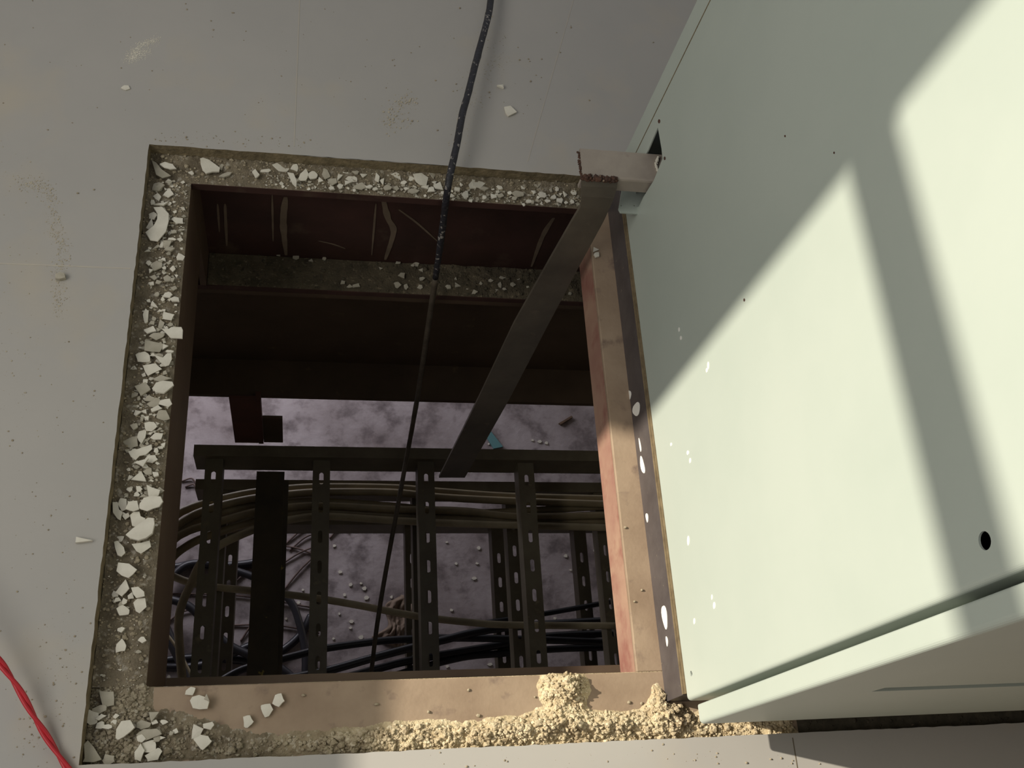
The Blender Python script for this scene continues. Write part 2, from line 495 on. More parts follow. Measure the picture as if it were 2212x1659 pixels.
def g2(x, y, cx, cy, sx, sy):
    return math.exp(-((x - cx) / sx) ** 2 - ((y - cy) / sy) ** 2)

def h_far(x, y):
    a = min(1, max(0, (y - 1.0205) / 0.02)) * min(1, max(0, (0.485 - x) / 0.02 + 0.4))
    b = 0.010 * max(0, (y - 1.045) / 0.025) * (1 + 0.8 * fbm(x, y, 90))
    return ZT - 0.0005 + a * (0.0035 + 0.004 * fbm(x, y, 140)) + b * 0.9
bed('mortar_rubble', 'dirt', -0.262, 0.62, 1.021, 1.0675, h_far, 0.0028, 'rough brown mortar dirt on the far ledge under the floor edge', 'rubble', ngrain=1500, seed=2, gr=(0.0007, 0.0026))

def h_left(x, y):
    a = min(1, max(0, (-0.1965 - x) / 0.012))
    b = 0.006 * max(0, (-0.235 - x) / 0.027)
    return ZT - 0.0003 + a * (0.003 + 0.004 * fbm(x, y, 110)) + b
bed('mortar_rubble', 'dirt', -0.2615, -0.1955, 0.2150, 1.0205, h_left, 0.003, 'olive-brown mortar dirt along the left ledge', 'rubble', ngrain=1900, seed=3, gr=(0.0007, 0.0026))

def h_front(x, y):
    band = 1 / (1 + math.exp((y - (0.150 + 0.012 * fbm(x, 1, 9, 3) + 0.035 * max(0, min(1, (-0.05 - x) / 0.12)))) / 0.004))
    amp = 0.006 + 0.010 * min(1, max(0, (x - 0.02) / 0.1))
    b = band * amp * (0.55 + 0.7 * fbm(x, y, 70) + 0.35 * fbm(x, y, 230, 2))
    b *= 1 - 0.75 * min(1, max(0, (0.128 - y) / 0.01)) 
    pl = 0.026 * g2(x, y, 0.372, 0.196, 0.030, 0.024) + 0.020 * g2(x, y, 0.360, 0.150, 0.045, 0.016) + 0.016 * g2(x, y, 0.435, 0.146, 0.040, 0.013)
    pl += 0.024 * g2(x, y, 0.517, 0.150, 0.034, 0.020) + 0.010 * g2(x, y, 0.512, 0.180, 0.012, 0.022) + 0.012 * g2(x, y, 0.29, 0.140, 0.06, 0.012)
    pl = max(0, pl - 0.0035 + 0.004 * fbm(x, y, 55) * min(1, pl / 0.006)) * (1 + 0.7 * fbm(x, y, 95) + 0.5 * fbm(x, y, 240, 2))
    z = ZT - 0.0012 + max(b, 0) + pl
    z += min(1, max(0, (-0.182 - x) / 0.014)) * max(0.002, 0.0045 + 0.004 * fbm(x, y, 110))
    if x > 0.519 and y > 0.167:
        z = ZT - 0.0012
    return z
bed('sand_heap', 'near_bed', -0.2615, 0.60, 0.119, 0.2148, h_front, 0.0021, 'pale crumbly mortar heaped along the near ledge towards the cabinet', 'rubble', gm='near_grain', ngrain=6200, seed=4, gr=(0.0007, 0.0034), skip=0.0020)
bed('gravel', 'sand', 0.60, 0.72, 0.119, 0.170, lambda x, y: ZT + 0.005 + 0.007 * fbm(x, y, 90) - 0.006 * max(0, (x - 0.69) / 0.03), 0.004, 'loose sandy gravel in the gap below the open cabinet door', 'gravel', gm='sand_grain', ngrain=620, seed=7, gr=(0.0010, 0.0034))
bed('mortar_rubble', 'dark_grain', 0.72, 1.38, 0.119, 0.170, lambda x, y: ZT + 0.001 + 0.003 * fbm(x, y, 70), 0.006, 'dark bed standing in for the shade in the gap below the open cabinet door', 'rubble', gm='dark_grain', ngrain=500, seed=17, gr=(0.0008, 0.0024), skip=-9)  # dark colour stands in for the unlit void beyond the gravel

def h_low(x, y):
    a = 0.5 + 0.5 * math.tanh((x - 0.22) * 12)
    return -0.3655 + (0.002 + 0.007 * a * max(0, 0.3 + fbm(x, y, 60))) * min(1, (y - 1.0205) / 0.01) * (1.3 - (y - 1.02) * 4)
bed('mortar_rubble', 'dark_dirt', -0.194, 0.62, 1.0215, 1.0925, h_low, 0.004, 'dark dirt lying on the lower flange of the far red beam', 'rubble', gm='dark_grain', ngrain=900, seed=8, gr=(0.0008, 0.0034), skip=-9)

# ------------------------------------------------------------------ plaster flakes
CH = 0
def flake(px, py, w, h, z0, ang=None, name='plaster_flake', label='', cat='plaster flake', group=None, thick=None, m='chip', seed=None, tilt=0.16, poly=None, lift=0.0):
    """w, h in photo pixels at ledge level"""
    global CH
    CH += 1
    r = random.Random(seed if seed is not None else CH * 7 + 3)
    c = at(px, py, z=z0)
    mm = (CAM_H - z0) / FPX * 1.12
    w *= mm; h *= mm
    th = thick if thick else r.uniform(0.0016, 0.0034)
    n = r.choice((3, 4, 4, 5, 5, 6)) if not poly else 6
    w *= r.uniform(0.95, 1.25); h *= r.uniform(0.95, 1.25)
    pts = []
    if poly:
        for q in poly:
            qq = at(q[0], q[1], z=z0)
            pts.append((qq.x - c.x, qq.y - c.y))
    else:
        a0 = r.uniform(0, 6.28)
        for i in range(n):
            a = a0 + 2 * math.pi * (i + r.uniform(-0.28, 0.28)) / n
            q = r.uniform(0.7, 1.2)
            pts.append((math.cos(a) * w / 2 * q, math.sin(a) * h / 2 * q))
        # break edges up a little
        p2 = []
        for i in range(n):
            a, b = Vector(pts[i]), Vector(pts[(i + 1) % n])
            p2.append(tuple(a))
            k = a.lerp(b, r.uniform(.3, .7)) * r.uniform(.9, 1.12)
            p2.append(tuple(k))
        pts = p2
    if ang:
        ca, sa = math.cos(math.radians(ang)), math.sin(math.radians(ang))
        pts = [(x * ca - y * sa, x * sa + y * ca) for x, y in pts]
    tx, ty = r.uniform(-tilt, tilt), r.uniform(-tilt, tilt)
    bm = bmesh.new()
    N = len(pts)
    lo = [bm.verts.new((x * .965, y * .965, 0)) for x, y in pts]
    mi_ = [bm.verts.new((x, y, th * .6)) for x, y in pts]
    hi = [bm.verts.new((x * .965, y * .965, th)) for x, y in pts]
    for A, B in ((lo, mi_), (mi_, hi)):
        for i in range(N):
            j = (i + 1) % N
            bm.faces.new((A[i], A[j], B[j], B[i]))
    cx = sum(p[0] for p in pts) / N; cy = sum(p[1] for p in pts) / N
    if poly:
        for vs in (lo, hi):
            tt = tessellate_polygon([[v.co.copy() for v in vs]])
            for tr in tt:
                bm.faces.new([vs[i] for i in tr])
    else:
        top = bm.verts.new((cx, cy, th * r.uniform(1.0, 1.25)))
        bot = bm.verts.new((cx, cy, 0))
        for i in range(N):
            j = (i + 1) % N
            bm.faces.new((hi[i], hi[j], top))
            bm.faces.new((lo[j], lo[i], bot))
    o = finish(bm, name, m)
    ex = max(math.hypot(x, y) for x, y in pts)
    o.location = (c.x, c.y, z0 + lift + ex * 0.5 * math.hypot(tx, ty))
    o.rotation_euler = (tx, ty, 0)
    tag(o, label, cat, group)
    return o

ZLD = -0.0295
GL = 'plaster flakes on the left ledge'; LL = 'on the left ledge'
GF = 'plaster flakes on the far ledge'; LF = 'on the far ledge'
GC = 'plaster flakes in the near left corner'; LC = 'in the near left corner'
GB = 'plaster flakes on the lower flange'; LB = 'on the lower flange'
MARKS = [(341, 497, 'the crescent-shaped flake'), (350, 370, 'the dull triangular corner flake'), (454, 366, 'the large bright far-ledge flake'), (633, 394, 'the pointed overhanging flake'),
         (376, 726, 'the squarish overhanging flake'), (362, 780, 'the hooked flake'), (328, 802, 'the rounded mid-ledge flake'), (353, 843, 'the smooth oval edge flake'), (306, 978, 'the arrowhead-shaped flake'),
         (305, 1003, 'the round disc-like flake'), (329, 1092, 'the big oval flake'), (308, 1150, 'the wing-shaped flake'), (256, 1107, 'the V-shaped flake'), (275, 1237, 'the five-sided dark-edged flake'), (301, 1295, 'the two stacked squarish flakes'),
         (272, 1579, 'the chunky corner flake'), (201, 1627, 'the dull triangular near-corner flake'), (432, 1517, 'the star-shaped flake'), (432, 1590, 'the low touching pair'), (968, 400, 'the dark rod'), (1250, 400, 'the flat bar top'),
         (835, 400, 'the widest dust streak'), (950, 590, 'the dark rod'), (1180, 620, 'the flat bar'), (440, 520, 'the far left corner'), (760, 600, 'the middle of the lower flange')]
def auto_label(px, py, w, h, where, marks=MARKS, tone=''):
    best = min(marks, key=lambda q: (q[0] - px) ** 2 + (q[1] - py) ** 2)
    dx, dy = px - best[0], py - best[1]
    d = math.hypot(dx, dy)
    sector = int(((math.degrees(math.atan2(dy, dx)) + 382.5) % 360) // 45)
    side = ('right of', 'lower right of', 'below', 'lower left of', 'left of', 'upper left of', 'above', 'upper right of')[sector]
    s_ = max(w, h)
    size = 'tiny' if s_ < 11 else 'small' if s_ < 17 else 'mid-sized' if s_ < 25 else 'larger'
    shape = 'elongated ' if max(w, h) > 1.5 * min(w, h) else ''
    far_ = 'just ' if d < 32 else 'some way ' if d > 75 else ''
    for f_ in (far_, ''):
        t = '%s %s%splaster flake %s, %s%s %s' % (size, tone, shape, where, f_, side, best[2])
        if len(t.replace('-', ' ').split()) <= 16:
            break
    if len(t.replace('-', ' ').split()) > 16:
        t = '%s %sflake %s, %s %s' % (size, tone, where, side, best[2])
    return t
def many(txt, z0, label, group, lift=0.0, **k):
    for row in txt.split():
        v = [float(q) for q in row.split(',')]
        w = v[2]; h = v[3] if len(v) > 3 else w * 0.9
        a = v[4] if len(v) > 4 else None
        kk = dict(k)
        dull = random.Random(int(v[0] * 31 + v[1] * 17)).random() < 0.36 or kk.get('m') == 'chip_grey'
        kk['m'] = 'chip_grey' if dull else 'chip'
        flake(v[0], v[1], w, h, z0, a, label=auto_label(v[0], v[1], w, h, label, tone='dull ' if dull else 'pale '), group=group, lift=lift + CH % 4 * 0.0008, **kk)
# left ledge
many('''352,338,12,20 414,376,13 341,406,26,26 365,398,20 365,420,22,20 341,428,20 349,444,27,13 330,440,8,14 384,478,22,18 376,503,14 372,519,16,8
363,530,20 338,536,20,10,40 350,530,8,18 319,545,14 368,541,18 390,557,19 338,576,24 322,570,14 326,588,16 360,604,19 373,606,13 376,625,14
363,641,20 378,649,22,12,-30 336,660,24,17 322,652,12 317,685,11,32 365,685,26 347,703,14,26 324,716,28,22 340,728,28,16
313,754,20 357,751,17 367,762,15,7 310,776,26 344,770,18,12 291,795,14,19 348,821,32,18 310,841,24,28 290,853,15 324,863,16 334,874,24
337,885,19 314,890,16,9 298,893,20,12,30 352,901,26,26 326,921,28,24 307,943,15,36 286,955,28,30 290,925,16 340,947,24,18 326,993,24,14 321,1020,18
337,1028,15 299,1036,28,22 282,1034,14 302,1057,14 288,1093,26,22 267,1092,18,24 346,1062,18 312,1074,16,12 261,1110,20,14 274,1118,16
258,1166,20,14 283,1290,16 255,1298,13 268,1320,24,22 250,1285,14,14 263,1361,10 310,1383,14 261,1397,17,25 299,1408,9 247,1300,9 270,1300,12 262,1307,10
352,562,12 375,583,12 331,602,12 345,612,14 381,597,10 352,648,10 329,700,12 360,712,10 330,770,12 352,790,12 336,842,14 320,905,12 343,930,12
308,967,14 338,975,12 314,1010,12 296,1070,12 280,1060,12 322,1050,12 345,470,10 352,455,12 390,500,10 388,520,11 392,540,9 355,580,10 365,570,9
330,615,11 340,640,12 355,672,11 333,690,9 342,715,9 300,770,12 322,784,12 340,805,10 358,808,10 315,826,11 300,862,10 308,905,10 290,975,10''', ZLD, LL, GL)
# far ledge
many('''553,377,24,28 581,357,22,24 574,371,22,11,15 607,364,34,28 637,365,21,19 656,382,20,38,-10 677,381,20 704,378,22,28 690,392,18 720,395,20
732,384,26 745,372,16 753,398,20 760,387,28,24 779,405,30,18 797,407,15 814,387,20,26,30 826,395,21 838,407,18 855,383,32,30 867,366,16,32 889,387,22,14
892,415,23,14 909,390,34,30 933,378,17,28 920,405,18,11 947,404,26,18 768,375,14 786,383,16 803,374,12 842,380,14 871,397,16 878,412,14 856,408,14 930,412,16 938,395,12
1004,424,18,22 1021,404,24 1033,400,28,28 1045,410,22,12 1065,427,17 1079,424,20,12 1079,407,14 1118,422,28,17 1110,432,14 1140,436,15 1152,417,13 1160,400,16 1170,424,28,17
1177,397,14 1189,412,11,14 1208,436,14 1218,422,14,20 1238,417,14,18 1235,437,12 1150,439,9 1169,443,8 1195,428,14 1182,436,12 1128,408,12 1100,420,12 1056,395,10 1201,410,12 1228,405,10
987,412,14 996,400,10 975,424,12 700,362,10 672,362,9 820,370,9 735,404,14 716,409,10 640,392,12 900,372,9 955,418,10 1016,436,10 1045,430,12 1090,438,10 1130,444,9
1222,440,10 1205,446,9 810,410,10 765,413,9 960,390,9 1143,425,9''', ZLD, LF, GF)
# near left corner and near ledge
many('''230,1507,36,28 216,1533,22,13 197,1551,28,30 219,1551,17,14 218,1566,17 252,1548,10 310,1567,30,14 334,1541,14,30 334,1561,12 355,1560,15,10 324,1585,36,22
308,1596,16 323,1616,30,28 301,1630,18,28 236,1643,20,26 234,1571,15,9 340,1598,14 335,1632,32,18,20 450,1507,15 449,1568,21,12 247,1560,10
345,1580,9 352,1594,11 370,1585,9 380,1580,10 290,1570,9''', ZLD + 0.0025, LC, GC)
# lower flange of the far beam
many('''860,570,13,8 823,582,9 899,572,13 909,586,12 869,597,21,12 911,605,14,12 908,621,16,10 857,617,17,14 877,621,14 769,620,19,14 755,619,14,10 969,621,12 987,617,17,12
984,604,8,10 1009,624,8 1025,632,18,13 1038,614,10 1084,602,16,8 1079,617,11,14 1072,629,13 1089,626,11,7 1106,617,13,14 1140,621,7 1231,636,10 892,575,9 942,612,8 640,556,14,12
601,552,10 467,532,12,14 672,565,11 700,560,9 740,612,10 1060,608,9 1120,606,10''', -0.362, LB, GB, m='chip_grey')

def shards(label, x0, x1, y0, y1, z, n, seed, smin, smax, m):
    r = random.Random(seed)
    bm = bmesh.new()
    for _ in range(n):
        x, y = r.uniform(x0, x1), r.uniform(y0, y1)
        s_ = smin + (smax - smin) * r.random() ** 2
        k = r.choice((3, 4, 4, 5))
        a0 = r.uniform(0, 6.28)
        rot = Matrix.Rotation(r.uniform(-.5, .5), 3, 'X') @ Matrix.Rotation(r.uniform(-.5, .5), 3, 'Y')
        c = Vector((x, y, z(x, y) + s_ * 0.35))
        t = s_ * 0.3
        lo = []; hi = []
        for i in range(k):
            a = a0 + 6.283 * (i + r.uniform(-.25, .25)) / k
            v = Vector((math.cos(a), math.sin(a) * r.uniform(.6, 1), 0)) * s_ * r.uniform(.7, 1.1)
            lo.append(bm.verts.new(c + rot @ v)); hi.append(bm.verts.new(c + rot @ (v * .95 + Vector((0, 0, t)))))
        mi = 0 if r.random() < .45 else 1
        for f in (lo[::-1], hi): bm.faces.new(f).material_index = mi
        for i in range(k):
            bm.faces.new((lo[i], lo[(i + 1) % k], hi[(i + 1) % k], hi[i])).material_index = mi
    return tag(finish(bm, 'plaster_crumbs', m), label, 'rubble', kind='stuff')
shards('broken plaster crumbs filling the left ledge between the flakes', -0.249, -0.2, 0.46, 1.02, h_left, 520, 41, 0.0015, 0.0052, ('chip', 'chip_grey'))
shards('broken plaster crumbs filling the far ledge between the flakes', -0.08, 0.47, 1.022, 1.046, h_far, 420, 42, 0.0015, 0.005, ('chip', 'chip_grey'))
shards('sparse plaster crumbs at the near end of the left ledge', -0.255, -0.2, 0.13, 0.46, h_left, 90, 43, 0.0010, 0.0032, ('chip', 'chip_grey'))

# the ones that stand out
def one(px, py, w, h, label, z=ZLD, **k):
    flake(px, py, w, h, z, k.pop('ang', None), label=label, **k)
def pc(pts, ox, oy, s):
    return [(ox + x / s, oy + y / s) for x, y in pts]
one(341, 497, 50, 80, 'large crescent-shaped plaster flake near the far end of the left ledge', poly=pc([(490, 750), (560, 745), (612, 800), (612, 860), (590, 950), (525, 1030), (465, 1022), (425, 960), (490, 905), (518, 850), (522, 800)], 200, 250, 3.687), lift=0.006, thick=0.003)
one(327, 489, 22, 28, 'flat oval plaster flake tucked behind the crescent-shaped flake', lift=0.002, ang=20)
one(330, 470, 18, 24, 'small curled plaster flake above the crescent-shaped flake', lift=0.002)
one(348, 374, 44, 30, 'large dull triangular plaster flake in the far left corner', poly=[(328, 350), (338, 356), (350, 372), (370, 386), (352, 392), (338, 384)], m='chip_grey', lift=0.004)
one(363, 367, 36, 17, 'bright elongated flake lying on the dull triangular one in the far left corner', ang=-22, lift=0.008)
one(454, 366, 42, 30, 'large bright plaster flake alone at the left end of the far ledge', poly=[(433, 350), (438, 348), (452, 352), (476, 368), (474, 376), (460, 377), (446, 381), (438, 374), (434, 362)], lift=0.004, thick=0.004)
one(478, 362, 12, 20, 'narrow grey flake beside the large bright one on the far ledge', m='chip_grey', lift=0.001)
one(486, 380, 24, 12, 'dull grey flake right of the large bright one on the far ledge', m='chip_grey', ang=30)
one(633, 394, 16, 34, 'pointed plaster flake hanging over the far beam edge', poly=[(620, 378), (634, 380), (641, 395), (640, 409), (632, 402)], lift=0.004)
one(376, 726, 44, 26, 'squarish plaster flake jutting over the left beam edge', poly=[(350, 715), (366, 716), (372, 712), (394, 713), (397, 720), (396, 738), (370, 736), (362, 727)], lift=0.006, thick=0.003)
one(334, 752, 46, 30, 'broad dull plaster flake below the squarish overhanging one', m='chip_grey', lift=0.002)
one(362, 780, 34, 32, 'hooked plaster flake near the middle of the left ledge', poly=[(334, 772), (352, 777), (362, 767), (371, 766), (372, 780), (366, 793), (358, 796), (346, 786)], lift=0.004)
one(328, 802, 34, 30, 'rounded plaster flake near the middle of the left ledge', lift=0.003)
one(353, 843, 46, 28, 'large smooth oval plaster flake at the left beam edge', poly=[(331, 845), (338, 833), (354, 828), (374, 830), (377, 838), (368, 846), (356, 857), (338, 855)], lift=0.006, thick=0.004)
one(359, 872, 26, 22, 'tilted flake just below the large smooth oval one', lift=0.004)
one(306, 978, 48, 30, 'wide plaster flake shaped like an arrowhead on the left ledge', poly=[(277, 978), (300, 972), (328, 962), (330, 972), (316, 985), (302, 988), (294, 997), (284, 990)], lift=0.003)
one(305, 1003, 26, 26, 'round disc-like flake just below the arrowhead-shaped one', lift=0.008)
one(334, 1066, 30, 30, 'triangular flake directly above the biggest whitish oval flake', poly=[(318, 1050), (330, 1056), (348, 1062), (344, 1074), (332, 1080), (322, 1076)], lift=0.004)
one(329, 1092, 54, 28, 'big oval flake jutting to the left beam edge beside the cable bends', poly=pc([(380, 200), (440, 125), (540, 108), (660, 118), (690, 185), (640, 250), (560, 270), (480, 300), (370, 262)], 240, 1060, 5.927), lift=0.010, thick=0.004)
one(308, 1150, 66, 44, 'biggest plaster flake of the left ledge, wing-shaped and white', poly=pc([(210, 610), (300, 530), (430, 440), (500, 390), (575, 400), (585, 480), (560, 600), (480, 660), (380, 690), (270, 660)], 240, 1060, 5.927), lift=0.012, thick=0.005)
one(305, 1185, 42, 24, 'jagged flake under the wing-shaped biggest one', poly=pc([(270, 700), (400, 680), (500, 650), (520, 730), (450, 780), (390, 820), (330, 790)], 240, 1060, 5.927), lift=0.004)
one(303, 1125, 40, 32, 'stepped flake between the big oval and the wing-shaped flake', poly=pc([(250, 330), (300, 290), (375, 290), (390, 350), (455, 380), (440, 440), (330, 490), (280, 470)], 240, 1060, 5.927), lift=0.006)
one(288, 1100, 30, 26, 'square-edged flake left of the big oval flake', poly=pc([(200, 280), (240, 180), (350, 165), (375, 280), (300, 310)], 240, 1060, 5.927), lift=0.012)
one(256, 1107, 22, 40, 'V-shaped flake at the left ledge edge beside the floor', poly=pc([(25, 170), (90, 165), (110, 260), (150, 290), (130, 395), (90, 380), (30, 300)], 240, 1060, 5.927), lift=0.004)
one(260, 1190, 26, 32, 'leaf-shaped flake left of the wing-shaped biggest one', poly=pc([(45, 670), (90, 655), (170, 740), (190, 820), (140, 870), (90, 850), (60, 760)], 240, 1060, 5.927), lift=0.004)
one(275, 1237, 46, 30, 'large five-sided flake with a dark outline on the left ledge', poly=pc([(80, 1050), (105, 940), (250, 960), (355, 1040), (300, 1100), (240, 1145), (150, 1110)], 240, 1060, 5.927), lift=0.008)
one(268, 1272, 24, 32, 'upright flake below the large five-sided one', lift=0.003)
one(301, 1284, 28, 24, 'upper one of two squarish flakes stacked near the left beam edge', poly=pc([(275, 1265), (370, 1255), (445, 1320), (450, 1380), (340, 1400), (300, 1350)], 240, 1060, 5.927), lift=0.010, thick=0.003)
one(303, 1308, 30, 32, 'lower one of two squarish flakes stacked near the left beam edge', poly=pc([(290, 1440), (340, 1395), (450, 1385), (465, 1500), (370, 1580), (320, 1550)], 240, 1060, 5.927), lift=0.003)
one(272, 1579, 42, 40, 'large chunky flake in the near left corner', poly=pc([(375, 1440), (380, 1370), (420, 1305), (490, 1295), (525, 1355), (490, 1390), (440, 1430), (395, 1455)], 150, 1200, 3.615), lift=0.012, thick=0.006, z=ZLD)
one(201, 1627, 42, 46, 'big dull triangular flake against the floor edge in the near left corner', poly=pc([(130, 1590), (125, 1480), (155, 1450), (200, 1500), (262, 1600), (200, 1622), (115, 1620)], 150, 1200, 3.615), m='chip_grey', lift=0.009)
one(411, 1493, 22, 17, 'small round flake at the inner edge of the near ledge', lift=-0.002)
one(432, 1517, 44, 34, 'big star-shaped flake on the near ledge', poly=pc([(942, 1135), (960, 1105), (1015, 1090), (1060, 1105), (1095, 1145), (1080, 1200), (1020, 1205), (965, 1195)], 150, 1200, 3.615), lift=-0.001, thick=0.007)
one(427, 1580, 24, 28, 'upper one of the touching pair of flakes low on the near ledge', lift=0.0, thick=0.004)
one(438, 1601, 28, 24, 'lower one of the touching pair of flakes low on the near ledge', lift=0.0, thick=0.004)
one(535, 1556, 23, 24, 'lone wedge-shaped flake near the middle of the near ledge', lift=-0.003, thick=0.005)
one(576, 1532, 27, 24, 'left one of the touching pair of flakes on the near ledge', lift=-0.003, thick=0.004)
one(602, 1514, 25, 26, 'right one of the touching pair of flakes on the near ledge', lift=-0.003, thick=0.004)
one(1285, 540, 17, 14, 'upper one of two small white flakes on the tan strip beside the flat bar', z=ZT + 0.0005, tilt=0.05)
one(1288, 553, 18, 16, 'lower one of two small white flakes on the tan strip beside the flat bar', z=ZT + 0.0005, tilt=0.05)
one(1080, 189, 26, 14, 'crumbly plaster flake on the floor right of the rod, upper of two', z=0.0003, thick=0.005, tilt=0.1)
one(1101, 242, 26, 19, 'smooth plaster flake on the floor right of the rod, lower of two', z=0.0003, poly=[(1088, 234), (1102, 232), (1116, 245), (1098, 253), (1092, 247)], thick=0.004, tilt=0.1)
one(180, 1168, 32, 20, 'white plaster flake on the floor left of the ledge', z=0.0003, thick=0.006, tilt=0.05)
one(131, 600, 22, 15, 'small grey chunk on the floor just below the pale joint line', z=0.0003, thick=0.007, m='chip_grey', tilt=0.05)
one(272, 190, 18, 14, 'pale chip on the floor below the powdery smear', z=0.0003, thick=0.002, tilt=0.02)
r = random.Random(31)
for px, py in ((1155, 1506), (1012, 1491), (1358, 1518), (1385, 1520), (1350, 1140), (1370, 1300), (1386, 1275), (813, 1522), (925, 1538), (1033, 1546), (655, 1502)):
    z = ZT
    s = r.uniform(0.0022, 0.0035)
    bm = bmesh.new(); p = at(px, py, z=z)
    add_lump(bm, (0, 0, 0), s, r)
    o = finish(bm, 'pebble', 'grain')
    o.location = (p.x, p.y, z + s * 0.55)
    tag(o, auto_label(px, py, 5, 5, 'on the steel ledge', [(1220, 1500, 'the sand heap'), (1400, 1500, 'the plinth corner'), (800, 1460, 'the rod end'), (600, 1520, 'the touching flakes')]).replace('plaster flake', 'tan pebble'), 'pebble', 'pebbles on the steel ledge')
for px, py in ((1233, 60), (1411, 92), (985, 182), (987, 196), (1146, 176), (1170, 128), (1122, 130), (1144, 133), (993, 18), (1057, 200), (402, 297), (168, 418), (203, 410), (178, 1313), (1008, 1656), (1664, 1640), (1687, 1638), (1712, 1643), (1710, 1649), (1770, 1650), (1612, 1648), (1095, 1645), (945, 282), (890, 262)):
    s = r.uniform(0.0012, 0.0022)
    p = at(px, py, z=0)
    bm = bmesh.new()
    add_lump(bm, (0, 0, 0), s, r)
    o = finish(bm, 'pebble', 'grain')
    o.location = (p.x, p.y, s * 0.55)
    tag(o, auto_label(px, py, 5, 5, 'on the floor', [(1090, 215, 'the two floor flakes'), (1010, 200, 'the rod'), (1400, 200, 'the cabinet seam'), (131, 600, 'the grey chunk'), (420, 340, 'the far left corner'), (180, 1240, 'the white floor flake'), (1700, 1620, 'the door shadow'), (1050, 1620, 'the near sand')]).replace('plaster flake', 'pale pebble'), 'pebble', 'pebbles on the floor')

# loose dust and crumbs trodden over the floor (stuff)
def crumbs(name, label, paths, n, seed, m='grain', smax=0.0011, z=0.0):
    bm = bmesh.new()
    r = random.Random(seed)
    for _ in range(n):
        pl, sp, wt = r.choices(paths, weights=[p[2] for p in paths])[0]
        i = r.randrange(len(pl) - 1); t = r.random()
        px = pl[i][0] + (pl[i + 1][0] - pl[i][0]) * t + r.gauss(0, sp)
        py = pl[i][1] + (pl[i + 1][1] - pl[i][1]) * t + r.gauss(0, sp)
        p = at(px, py, z=z)
        if z == 0 and HX0 - 0.003 < p.x < HX1 and HY0 - 0.003 < p.y < HY1 + 0.003:
            continue
        s = 0.0003 + smax * r.random() ** 4
        add_lump(bm, (p.x, p.y, z + s * 0.3), s, r, 0, 0.6)
    return tag(finish(bm, name, m, recalc=False), label, 'dust', kind='stuff')
crumbs('dust', 'powdery crumb trail down the left part of the floor', [([(40, 395), (90, 400), (112, 430), (120, 500), (140, 540), (125, 600), (130, 680)], 9, 6), ([(0, 300), (60, 900)], 40, 1)], 1500, 11, m='crumb')
crumbs('dust', 'pale powdery smear on the floor at upper left', [([(272, 128), (300, 100), (345, 85)], 5, 5), ([(280, 130), (320, 110)], 6, 4), ([(285, 125), (305, 97), (340, 84)], 3, 4)], 1400, 12, smax=0.0008, m='chip')
crumbs('dust', 'scattered crumbs on the floor left of the rod', [([(850, 225), (880, 215), (900, 222)], 8, 5), ([(835, 265), (850, 240)], 9, 3), ([(840, 270), (880, 255)], 14, 2)], 420, 13, smax=0.0018, m='crumb')
crumbs('dust', 'fine dust along the rod on the floor', [([(1070, 30), (1040, 160), (1010, 230), (985, 330)], 18, 3), ([(1090, 130), (1050, 150)], 12, 1)], 600, 14, smax=0.0009, m='crumb')
crumbs('dust', 'fine grit strewn over the floor around the opening', [([(0, 100), (700, 60)], 120, 1), ([(60, 700), (100, 1500)], 70, 1), ([(700, 100), (1300, 150)], 120, 1), ([(900, 1640), (1700, 1640)], 20, 0.4), ([(310, 300), (700, 310)], 8, 0.7), ([(180, 1300), (60, 1640)], 40, 1)], 900, 15, smax=0.0014)

# ------------------------------------------------------------------ electrical cabinet
XC = 0.525
cabn = thing('electrical_cabinet', 'tall sage-green metal electrical cabinet on a black plinth, door ajar at its front', 'cabinet', (0.95, 0.6, -0.034))
def sp(px, py):
    p = at(px, py, X=XC)
    return (p.y, p.z)
ZB = 0.046; ZTOP = 2.05; YF = 0.168; YS = 1.026; YB = 1.066
notch = [(0.9925, 0.118), (0.9925, 0.176), sp(1421, 275), sp(1429, 322), sp(1431, 343), sp(1412, 390), sp(1390, 425), sp(1380, 446), (0.945, 0.085)]
def circ(c, r_, n=20):
    return [(c[0] + r_ * math.cos(2 * math.pi * i / n), c[1] + r_ * math.sin(2 * math.pi * i / n)) for i in range(n)]
bm = bmesh.new()
rr = 0.006
add_plate(bm, [(YF, ZB), (YS, ZB), (YS, ZTOP), (YF, ZTOP)],
          [notch, circ(sp(2127, 1168), 0.0075), circ(sp(1493, 1455), 0.0036)], 0.002, lambda u, v, w: (XC + w, u, v))
side = finish(bm, 'side_panel', ('sage',), cabn)
# rounded return of the side panel into the front frame
bm = bmesh.new()
prof = [(XC, YF)] + [(XC + rr - rr * math.cos(a), YF - rr * math.sin(a)) for a in [math.pi / 2 * i / 6 for i in range(7)]] + [(XC + 0.05, YF - rr), (XC + 0.05, YF - rr + 0.002), (XC + 0.002, YF)]
add_plate(bm, prof, [], ZTOP - ZB, lambda u, v, w: (u, v, ZB + w))
finish(bm, 'front_return', 'sage', cabn)
box('back_panel', 'sage', XC + 0.0005, XC + 0.9, YS + 0.0015, YB, ZB, ZTOP, cabn, 0.002)
box('top_panel', 'sage', XC, XC + 0.9, YF, YB, ZTOP, ZTOP + 0.02, cabn)
box('right_panel', 'sage', XC + 0.898, XC + 0.9, YF, YS, ZB, ZTOP, cabn)
box('bottom_panel', 'inside_shade', XC + 0.004, XC + 0.895, YF, YS, ZB, ZB + 0.004, cabn)
box('inner_shade_sheet', 'inside_shade', XC + 0.16, XC + 0.17, YF + 0.01, YS - 0.01, ZB + 0.006, ZTOP - 0.01, cabn)  # dark sheet paints the shade seen through the notch
